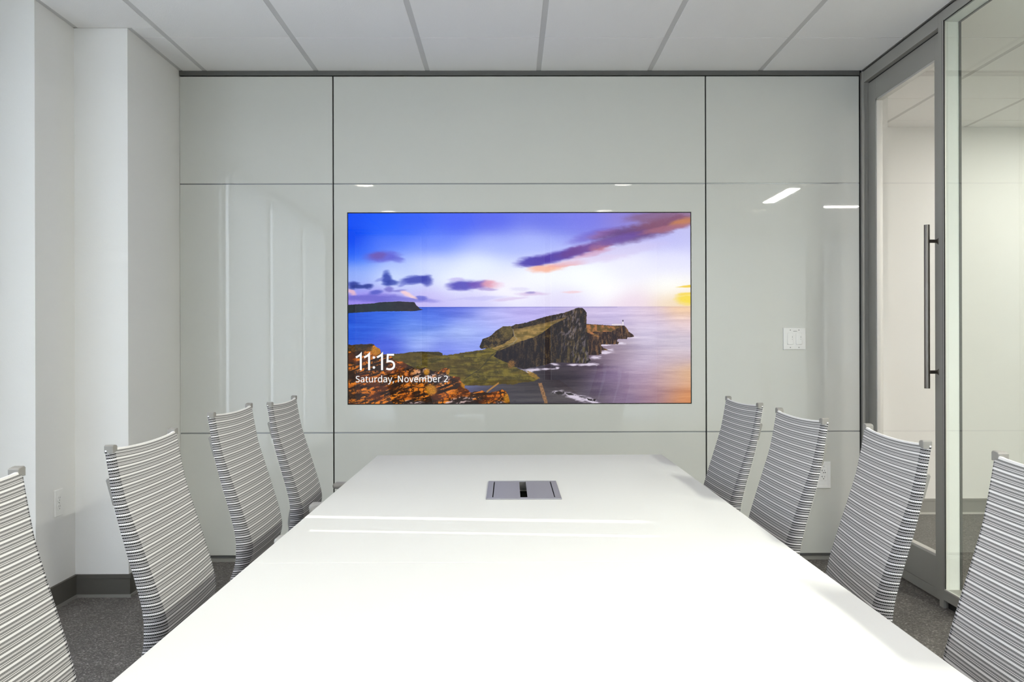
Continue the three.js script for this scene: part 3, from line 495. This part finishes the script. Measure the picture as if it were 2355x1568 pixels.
const door = structure('door_1');
const DX = 1.972, DZ0 = -4.829, DZ1 = -3.990, DT = 2.613, DB = 0.012;
const stile = (z0, z1) => span(DX, DX + 0.038, DB, DT, z0, z1, 0.0012);
mesh('stile', stile(DZ0, DZ0 + 0.094), M.anodised, door);
mesh('stile', stile(DZ1 - 0.086, DZ1), M.anodised, door);
mesh('top_rail', span(DX + 0.0004, DX + 0.0376, 2.502, DT, DZ0 + 0.094, DZ1 - 0.086, 0.001), M.anodised, door);
mesh('bottom_rail', span(DX + 0.0004, DX + 0.0376, 0.0585, 0.203, DZ0 + 0.094, DZ1 - 0.086, 0.001), M.anodised, door);
mesh('top_seal', span(DX + 0.003, DX + 0.034, DT, CEIL - 0.064, DZ0, DZ1), M.gasket, door);
mesh('kick_strip', span(DX - 0.0004, DX + 0.038, DB, 0.0565, DZ0 + 0.094, DZ1, 0.001), M.anodised, door);
mesh('glazing_bead', [span(DX + 0.002, DX + 0.034, 0.203, 0.214, DZ0 + 0.094, DZ1 - 0.086), span(DX + 0.002, DX + 0.034, 2.492, 2.502, DZ0 + 0.094, DZ1 - 0.086), span(DX + 0.002, DX + 0.034, 0.203, 2.502, DZ0 + 0.094, DZ0 + 0.106)], M.bead, door);
mesh('glass_pane', span(DX + 0.014, DX + 0.020, 0.21, 2.495, DZ0 + 0.1, DZ1 - 0.082), M.clear, door);
{
  const hz = -4.036, hx = 1.916;
  const bar = mesh('pull_handle', cyl(0.0125, 0.0125, 0.750, hx, 1.357, hz, 36), M.steel, door);
  for (const y of [1.657, 1.057]) mesh('standoff', new THREE.LatheGeometry([[0, 0], [0.0155, 0], [0.0155, 0.002], [0.010, 0.009], [0.008, 0.014], [0.008, 0.058]].map((p) => new THREE.Vector2(...p)), 28).rotateZ(Math.PI / 2).translate(DX, y, hz), M.steel, bar);
}

// ------------------------------------------------------------------ corridor beyond the glass
structure('wall_corridor_end', uvMetres(span(1.9, COR_X + 0.15, 0, CEIL + 0.09, COR_Z - 0.15, COR_Z)), M.paint);
structure('wall_corridor_left', uvMetres(span(1.975, 2.112, 0, CEIL + 0.09, COR_Z, -D - 0.06)), M.paint);
structure('wall_corridor_right', uvMetres(span(COR_X, COR_X + 0.15, 0, CEIL + 0.09, COR_Z, ZF)), M.paint);
const baseCor = structure('baseboard_corridor');
mesh('board', span(2.112, COR_X, 0.014, 0.090, COR_Z, COR_Z + 0.010), M.vinylPale, baseCor);
mesh('cap_bead', span(2.112, COR_X, 0.091, 0.107, COR_Z, COR_Z + 0.013), M.vinylPale, baseCor);
mesh('foot_strip', span(2.112, COR_X, 0, 0.014, COR_Z, COR_Z + 0.016), M.bead, baseCor);

// ------------------------------------------------------------------ lamps
for (const [x, z, label] of LAMPS) {
  const l = thing('recessed_downlight', label, 'ceiling light', [x, CEIL, z], 0, 'recessed downlights over the table');
  mesh('trim_ring', new THREE.LatheGeometry([[0.086, 0.002], [0.086, -0.002], [0.089, -0.004], [0.099, -0.003], [0.100, 0]].map((p) => new THREE.Vector2(...p)), 48), M.lampTrim, l);
  mesh('reflector_can', new THREE.LatheGeometry([[0.0, 0.046], [0.080, 0.046], [0.084, 0.040], [0.0865, 0.0]].map((p) => new THREE.Vector2(...p)), 48), M.can, l);
  mesh('lamp_lens', new THREE.CylinderGeometry(0.072, 0.072, 0.003, 40).translate(0, 0.040, 0), M.lampGlow, l);
  const s = new THREE.RectAreaLight(new THREE.Color(1.0, 0.94, 0.87), DOWNLIGHT_NIT, 0.12, 0.12);
  s.rotation.x = -Math.PI / 2; s.position.set(0, 0.035, 0);
  l.add(s);
}
for (const [x, z, w, d, nit, label] of [[2.74, -0.815, 0.12, 0.87, 290, 'slim linear ceiling light running along the corridor'], [3.60, -0.10, 0.42, 0.11, 290, 'short linear ceiling light set across the corridor'], [3.74, -5.25, 1.20, 0.12, 18, 'slim linear ceiling light near the corridor end wall']]) {
  const l = thing('linear_light', label, 'ceiling light', [x, CEIL, z]);
  mesh('housing', [box(w + 0.02, 0.02, 0.008, 0, -0.008, d / 2 + 0.005), box(w + 0.02, 0.02, 0.008, 0, -0.008, -d / 2 - 0.005), box(0.008, 0.02, d + 0.018, w / 2 + 0.005, -0.008, 0), box(0.008, 0.02, d + 0.018, -w / 2 - 0.005, -0.008, 0)], M.lampTrim, l);
  mesh('lamp_diffuser', box(w, 0.008, d, 0, -0.010, 0, 0.002), M.stripGlow, l);
  const a = new THREE.RectAreaLight(new THREE.Color(1.0, 0.955, 0.90), nit, w, d);
  a.rotation.x = -Math.PI / 2; a.position.set(0, -0.016, 0);
  l.add(a);
}

// ------------------------------------------------------------------ conference table
const TY = 0.737, TX0 = -0.5406, TX1 = 0.6244, TZ = [-3.6144, -1.8442, -0.074, 1.30], TT = 0.030;
const table = thing('conference_table', 'long white conference table with a satin top and square edges', 'table', [(TX0 + TX1) / 2, 0, -1.1]);
const tx = (TX0 + TX1) / 2, tz = -1.1;
const MOD = { x0: -0.069, x1: 0.1525, z0: -2.914, z1: -2.579 };
for (let k = 0; k < 3; k++) {
  const z0 = TZ[k] + (k ? 0.0006 : 0), z1 = TZ[k + 1] - (k < 2 ? 0.0006 : 0);
  const s = new THREE.Shape([[TX0, -z1], [TX1, -z1], [TX1, -z0], [TX0, -z0]].map((p) => new THREE.Vector2(...p)));
  if (k === 0) s.holes.push(new THREE.Path([[MOD.x0 + 0.004, -MOD.z1 + 0.004], [MOD.x0 + 0.004, -MOD.z0 - 0.004], [MOD.x1 - 0.004, -MOD.z0 - 0.004], [MOD.x1 - 0.004, -MOD.z1 + 0.004]].map((p) => new THREE.Vector2(...p))));
  mesh('table_top', new THREE.ExtrudeGeometry(s, { depth: TT - 0.003, bevelEnabled: true, bevelThickness: 0.0015, bevelSize: 0.0015, bevelOffset: -0.0015, bevelSegments: 2 }).rotateX(-Math.PI / 2).translate(-tx, TY - TT + 0.0015, -tz), M.laminate, table);
}
for (const z of [-3.05, -1.35, 0.78]) {
  mesh('pedestal_leg', [box(0.46, TY - TT - 0.04, 0.07, 0, 0.02 + (TY - TT - 0.04) / 2, z - tz, 0.004), box(0.70, 0.022, 0.30, 0, 0.011, z - tz, 0.004), box(0.74, 0.02, 0.20, 0, TY - TT - 0.010, z - tz, 0.002)], M.tableBase, table);
}
mesh('cross_beam', box(0.08, 0.05, 3.80, 0, TY - TT - 0.045, -1.13 - tz, 0.003), M.tableBase, table);

const module = thing('power_module', 'brushed metal power box with two lids set into the white table top', 'power box', [(MOD.x0 + MOD.x1) / 2, TY, (MOD.z0 + MOD.z1) / 2]);
{
  const w = MOD.x1 - MOD.x0, d = MOD.z1 - MOD.z0, mx = (MOD.x0 + MOD.x1) / 2, ox = (x) => x - mx;
  const R = (a, b, y0, y1, z0, z1) => span(a, b, y0, y1, z0, z1, 0.0005);
  const f = new THREE.Shape([[-w / 2, -d / 2], [w / 2, -d / 2], [w / 2, d / 2], [-w / 2, d / 2]].map((p) => new THREE.Vector2(...p)));
  const h0 = ox(-0.0515), h1 = ox(0.1345);
  f.holes.push(new THREE.Path([[h0, -d / 2 + 0.024], [h0, d / 2 - 0.012], [h1, d / 2 - 0.012], [h1, -d / 2 + 0.024]].map((p) => new THREE.Vector2(...p))));
  mesh('frame', new THREE.ExtrudeGeometry(f, { depth: 0.0016, bevelEnabled: true, bevelThickness: 0.0008, bevelSize: 0.0008, bevelOffset: -0.0008, bevelSegments: 2 }).rotateX(-Math.PI / 2).translate(0, 0.0009, 0), M.brushed, module);
  const l0 = ox(-0.0485), l1 = ox(0.0315), r0 = ox(0.0525), r1 = ox(0.1315), za = -d / 2 + 0.0135, zb = d / 2 - 0.0245;
  mesh('lid', R(l0, l1, 0.0006, 0.0030, za, zb), M.brushed, module);
  mesh('lid', R(r0, r1, 0.0006, 0.0030, za, zb), M.brushed, module);
  mesh('box_well', [span(-w / 2 + 0.006, -w / 2 + 0.008, -0.09, 0, -d / 2 + 0.006, d / 2 - 0.006), span(w / 2 - 0.008, w / 2 - 0.006, -0.09, 0, -d / 2 + 0.006, d / 2 - 0.006), span(-w / 2 + 0.006, w / 2 - 0.006, -0.09, -0.088, -d / 2 + 0.006, d / 2 - 0.006), span(-w / 2 + 0.006, w / 2 - 0.006, -0.09, 0, -d / 2 + 0.006, -d / 2 + 0.008), span(-w / 2 + 0.006, w / 2 - 0.006, -0.09, 0, d / 2 - 0.008, d / 2 - 0.006)], M.slot, module);
  mesh('inner_plate', span(l1 - 0.012, r0 + 0.012, -0.026, -0.0005, -d / 2 + 0.0085, -d / 2 + 0.0125), M.chairDark, module);
  mesh('plate_edge', span(l1 - 0.012, r0 + 0.012, -0.0285, -0.0262, -d / 2 + 0.0085, -d / 2 + 0.0140), M.bead, module);
}

// ------------------------------------------------------------------ office chairs
const PERIOD = 0.0201;
// stripes from the top of the repeat downwards: width in mm, kind (0 pale, 1 dark braid, 2 thin dark line)
const STRIPES = [[1.8, 0], [3.5, 1], [0.9, 0], [0.6, 2], [1.1, 0], [3.3, 1], [1.1, 0], [1.4, 1], [1.3, 0], [3.0, 1], [2.1, 0]];
const total = STRIPES.reduce((s, a) => s + a[0], 0);
function kindAt(t) { let y = t * total; for (const [w, k] of STRIPES) { if (y < w) return [k, Math.min(y, w - y), w]; y -= w; } return [0, 0.5, 1]; }
const fabricMap = dataTexture(256, 512, (x, y, c) => {
  const [k, e, w] = kindAt(1 - (y + 0.5) / 512), u = (x / 256) * 8;
  let v;
  if (k === 0) { const s = Math.abs(((u * 1.0) % 1) - 0.5) * 2; v = 238 - 26 * smooth(0.75, 1, s) - 10 * hash(x >> 3, y >> 3); if (e < 0.25) v -= 30; }
  else if (k === 1) { const s = ((u + e * 0.16) % 1 + 1) % 1; v = 88 + 66 * smooth(0.25, 0.4, s) * (1 - smooth(0.7, 0.85, s)) * smooth(0, 0.5, e); }
  else v = 112;
  c[0] = v; c[1] = v * 0.985; c[2] = v * 0.975;
}, true);
const bandMap = dataTexture(256, 512, (x, y, c) => {
  const [k, e] = kindAt(1 - (y + 0.5) / 512), u = (x / 256) * 4, s = Math.abs((u % 1) - 0.5) * 2, gap = smooth(0.66, 0.84, s);
  let v = k === 0 ? 230 - 40 * gap : k === 1 ? lerp(26, 122, gap * 0.8) : 66;
  if (k === 0 && e < 0.3) v -= 36;
  c[0] = v; c[1] = v * 0.985; c[2] = v * 0.99;
}, true);
const fabric = std({ map: fabricMap, roughness: 0.85, side: THREE.DoubleSide });
const band = std({ map: bandMap, roughness: 0.85, side: THREE.DoubleSide });

const spline2 = (list, n) => new THREE.SplineCurve(list.map(([h, f]) => new THREE.Vector2(f, h))).getSpacedPoints(n);
const FRONT = [[0.974, 0], [0.922, 0.009], [0.879, 0.018], [0.8465, 0.026], [0.743, 0.060], [0.681, 0.080], [0.636, 0.094], [0.607, 0.101], [0.588, 0.104], [0.573, 0.103], [0.545, 0.096], [0.515, 0.082], [0.485, 0.062]];
const REAR = [[0.971, -0.0165], [0.922, -0.0085], [0.857, 0.002], [0.788, 0.019], [0.697, 0.045], [0.658, 0.055], [0.636, 0.060], [0.607, 0.0635], [0.588, 0.064], [0.56, 0.063], [0.538, 0.059], [0.51, 0.050], [0.480, 0.038]];
const NB = 64, HALF = 0.200, XB = -0.30;                       // rows of the back, half width, where the top front edge stands
const fr = spline2(FRONT, NB), re = spline2(REAR, NB);
const arc = [0]; for (let i = 1; i <= NB; i++) arc.push(arc[i - 1] + fr[i].distanceTo(fr[i - 1]));
const vAt = (i) => -(arc[i] - 0.0022) / PERIOD;
const STITCH = 0.0176;
function gridGeometry(rows, cols, at) {
  const pos = [], uv = [], idx = [];
  for (let i = 0; i <= rows; i++) for (let j = 0; j <= cols; j++) {
    const [x, y, z, u, v] = at(i, j); pos.push(x, y, z); uv.push(u, v);
    if (i < rows && j < cols) { const q = i * (cols + 1) + j; idx.push(q, q + cols + 1, q + 1, q + 1, q + cols + 1, q + cols + 2); }
  }
  const g = new THREE.BufferGeometry();
  g.setAttribute('position', new THREE.Float32BufferAttribute(pos, 3)); g.setAttribute('uv', new THREE.Float32BufferAttribute(uv, 2)); g.setIndex(idx); g.computeVertexNormals();
  return g;
}
const thick = (i) => Math.max(0.012, fr[i].x - re[i].x), round = (i) => Math.min(0.82 * thick(i), 0.034);
const sag = -0.004, dip = (i) => 0.006 * Math.max(0, 1 - i / 22) ** 2;
const frontAt = (i, s) => { const wl = HALF - round(i); return [XB + fr[i].x - sag * (1 - s * s), fr[i].y - dip(i) * (1 - s * s), s * wl]; };
const backPanel = gridGeometry(NB, 24, (i, j) => { const s = j / 12 - 1, p = frontAt(i, s); return [...p, p[2] / STITCH, vAt(i)]; });
const sideBand = (sgn) => gridGeometry(NB, 14, (i, j) => {
  const r = round(i), wl = HALF - r, t = thick(i);
  let x, z, d;
  if (j <= 8) { const a = (j / 8) * Math.PI / 2; x = fr[i].x - r + r * Math.cos(a); z = wl + r * Math.sin(a); d = r * a; }
  else { const k = (j - 8) / 6; x = lerp(fr[i].x - r, re[i].x, k); z = HALF; d = r * Math.PI / 2 + k * (t - r); }
  const y = lerp(fr[i].y, re[i].y, clamp(d / (t + r * 0.57)));
  return [XB + x, y, sgn * z, d / STITCH + 0.12, vAt(i)];
});
const rearX = (i, s) => lerp(re[i].x - 0.006 * (1 - s * s), fr[i].x - sag * (1 - s * s) - 0.006, Math.max(0, 1 - i / 34) * (1 - Math.abs(s) ** 8));
const rearY = (i, s) => re[i].y - dip(i) * (1 - s * s);
const backRear = gridGeometry(NB, 32, (i, j) => { const s = 1 - j / 16; return [XB + rearX(i, s), rearY(i, s), s * HALF, s * HALF / STITCH, vAt(i)]; });
const topHem = gridGeometry(6, 24, (i, j) => {
  const s = j / 12 - 1, p = frontAt(0, s), a = (i / 6) * Math.PI, rx = lerp(rearX(0, s), p[0] - XB, (1 + Math.cos(a)) / 2);
  return [XB + rx, lerp(p[1], rearY(0, s), i / 6) + 0.002 * Math.sin(a), lerp(p[2], s * HALF, i / 6), p[2] / STITCH, 0.02];
});
function bracketGeometry(sgn) {                               // cap on the upper corner of the back
  const s = new THREE.Shape([[0, -0.005], [0.021, -0.005], [0.021, 0.006], [0.018, 0.0080], [0.010, 0.0092], [0.003, 0.0096], [0, 0.0075]].map((p) => new THREE.Vector2(...p)));
  const g = new THREE.ExtrudeGeometry(s, { depth: 0.015, bevelEnabled: true, bevelThickness: 0.002, bevelSize: 0.0015, bevelSegments: 2 });
  // shape x runs inward from the corner, extrusion runs to the rear
  g.rotateY(-Math.PI / 2);
  if (sgn > 0) g.scale(1, 1, -1);
  if (sgn > 0) { const ix = g.index ? g : flat(g); const p = ix.attributes.position.array, nn = ix.attributes.normal.array, uvv = ix.attributes.uv.array; for (let k = 0; k < p.length; k += 9) for (let q = 0; q < 3; q++) { [p[k + 3 + q], p[k + 6 + q]] = [p[k + 6 + q], p[k + 3 + q]]; [nn[k + 3 + q], nn[k + 6 + q]] = [nn[k + 6 + q], nn[k + 3 + q]]; } void uvv; }
  return g.translate(XB - 0.001, 0.974 - 0.003, sgn * (HALF - 0.0016));
}
function yokeGeometry() {                                     // wedge rail across the rear of the back
  const y0 = 0.853, y1 = 0.909, at = (h) => { let k = 0; while (k < NB && re[k].y > h) k++; return re[k].x; };
  const s = new THREE.Shape([[at(y1) + 0.004, y1], [at(y0) + 0.004, y0], [at(y0) - 0.0055, y0 + 0.002], [at(y1) - 0.0085, y1 - 0.003], [at(y1) - 0.007, y1]].map((p) => new THREE.Vector2(...p)));
  return new THREE.ExtrudeGeometry(s, { depth: 2 * HALF - 0.010, bevelEnabled: true, bevelThickness: 0.0015, bevelSize: 0.001, bevelSegments: 1 }).translate(XB, 0, -HALF + 0.005);
}
function seatGeometry() {
  const g = new RoundedBoxGeometry(0.47, 0.055, 0.46, 5, 0.024), p = g.attributes.position;
  for (let i = 0; i < p.count; i++) { const x = p.getX(i) / 0.235, z = p.getZ(i) / 0.23; p.setY(i, p.getY(i) - 0.010 * (1 - x * x) * (1 - z * z) - 0.018 * Math.max(0, x - 0.4) ** 2); }
  const uv = g.attributes.uv; for (let i = 0; i < p.count; i++) uv.setXY(i, p.getZ(i) / STITCH, p.getX(i) / PERIOD);
  g.computeVertexNormals();
  return g.translate(0.02, 0.452, 0);
}
const tube = (list, r, n = 20) => new THREE.TubeGeometry(new THREE.CatmullRomCurve3(list.map((p) => new THREE.Vector3(...p))), n, r, 10, false);
const seatGeo = seatGeometry(), hemGeo = topHem, yokeGeo = yokeGeometry();
const supportGeo = merge([tube([[XB - 0.024, 0.88, 0], [XB + 0.010, 0.74, 0], [XB + 0.038, 0.62, 0], [XB + 0.026, 0.50, 0], [XB + 0.09, 0.415, 0], [-0.06, 0.400, 0]], 0.014, 40)]);
const panGeo = merge([box(0.40, 0.016, 0.40, 0.02, 0.418, 0, 0.006), box(0.20, 0.05, 0.14, 0.0, 0.392, 0, 0.012)]);
const armPad = (s) => { const g = new RoundedBoxGeometry(0.25, 0.022, 0.062, 3, 0.0105).translate(0.010, 0.620, s * 0.227); return g; };
const armPost = (s) => merge([tube([[0.02, 0.42, s * 0.18], [0.015, 0.425, s * 0.228], [-0.01, 0.50, s * 0.232], [-0.01, 0.610, s * 0.228]], 0.013, 24)]);
const columnGeo = merge([cyl(0.014, 0.014, 0.17, 0, 0.33, 0, 20), cyl(0.025, 0.027, 0.19, 0, 0.17, 0, 24)]);
const legGeo = (k) => { const a = k * Math.PI * 0.4 + 0.3; return merge([box(0.25, 0.026, 0.036, 0.145, 0, 0, 0.008).rotateZ(-0.10).translate(0, 0.098, 0).rotateY(a)]); };
const casterGeo = (k) => { const a = k * Math.PI * 0.4 + 0.3, x = 0.262 * Math.cos(a), z = -0.262 * Math.sin(a); return merge([new THREE.CylinderGeometry(0.027, 0.027, 0.015, 20).rotateX(Math.PI / 2).translate(x, 0.027, z - 0.012), new THREE.CylinderGeometry(0.027, 0.027, 0.015, 20).rotateX(Math.PI / 2).translate(x, 0.027, z + 0.012), cyl(0.006, 0.006, 0.05, x, 0.055, z, 10)]); };

const UPPER = new Set(['back_panel', 'side_band', 'back_cover', 'top_hem', 'corner_bracket', 'back_yoke', 'back_support', 'seat', 'seat_pan', 'armrest', 'column_head']);
function makeChair(label) {
  const c = thing('office_chair', label, 'chair', [0, 0, 0], 0, 'striped office chairs around the table');
  mesh('back_panel', backPanel, fabric, c);
  for (const s of [1, -1]) mesh('side_band', sideBand(s), band, c).userData.label = 'darker stitched fabric edge';
  mesh('back_cover', backRear, fabric, c);
  mesh('top_hem', hemGeo, fabric, c);
  for (const s of [1, -1]) mesh('corner_bracket', bracketGeometry(s), M.chairPlastic, c);
  mesh('back_yoke', yokeGeo, M.chairPlastic, c);
  mesh('back_support', supportGeo, M.chairDark, c);
  mesh('seat', seatGeo, fabric, c);
  mesh('seat_pan', panGeo, M.chairDark, c);
  for (const s of [1, -1]) { const a = mesh('armrest', armPad(s), M.armPad, c); mesh('arm_post', armPost(s), M.chairDark, a); }
  mesh('gas_column', columnGeo, M.chairMetal, c);
  for (let k = 0; k < 5; k++) { const l = mesh('leg', legGeo(k), M.chairMetal, c); mesh('caster', casterGeo(k), M.caster, l); }
  return c;
}
// x and z of the top front edge of the back, turn in degrees, height of that edge
const CHAIRS = [
  [-0.841, -1.339, 0, 0.976, 'striped mesh chair at the left edge of the photo, nearest of the left row'],
  [-0.842, -2.063, 1.8, 0.974, 'striped mesh chair in front of the left wall, second nearest of the left row'],
  [-0.851, -2.736, 0.5, 0.991, 'striped mesh chair third of the left row, beside the seam of the table'],
  [-0.839, -3.305, 1.1, 0.982, 'striped mesh chair at the far left end of the table, showing its armrest'],
  [0.852, -1.355, 180, 0.995, 'striped mesh chair at the right edge of the photo, before the fixed glass'],
  [0.885, -2.045, 175.2, 0.980, 'striped mesh chair in front of the glass door, second nearest of the right row'],
  [0.840, -2.572, 180.9, 0.982, 'striped mesh chair overlapping the framed wall socket on the right'],
  [0.844, -3.215, 182.2, 0.980, 'striped mesh chair at the far right end of the table'],
];
let first = null;
for (const [x, z, deg, top, label] of CHAIRS) {
  let c;
  if (!first) c = first = makeChair(label);
  else { c = first.clone(); c.name = numbered('office_chair'); scene.add(c); c.userData = { ...first.userData, label }; }
  const a = deg * Math.PI / 180;
  c.rotation.y = a;
  c.position.set(x - Math.cos(a) * XB, 0, z + Math.sin(a) * XB);
  if (z < -3.25 && x < 0) for (const part of c.children) if (part.name === 'armrest') part.position.x = -0.046;   // this one's arms are set further back
  const lift = top - 0.974;
  for (const part of c.children) if (UPPER.has(part.name)) part.position.y = lift;
}

renderer.render(scene, camera);
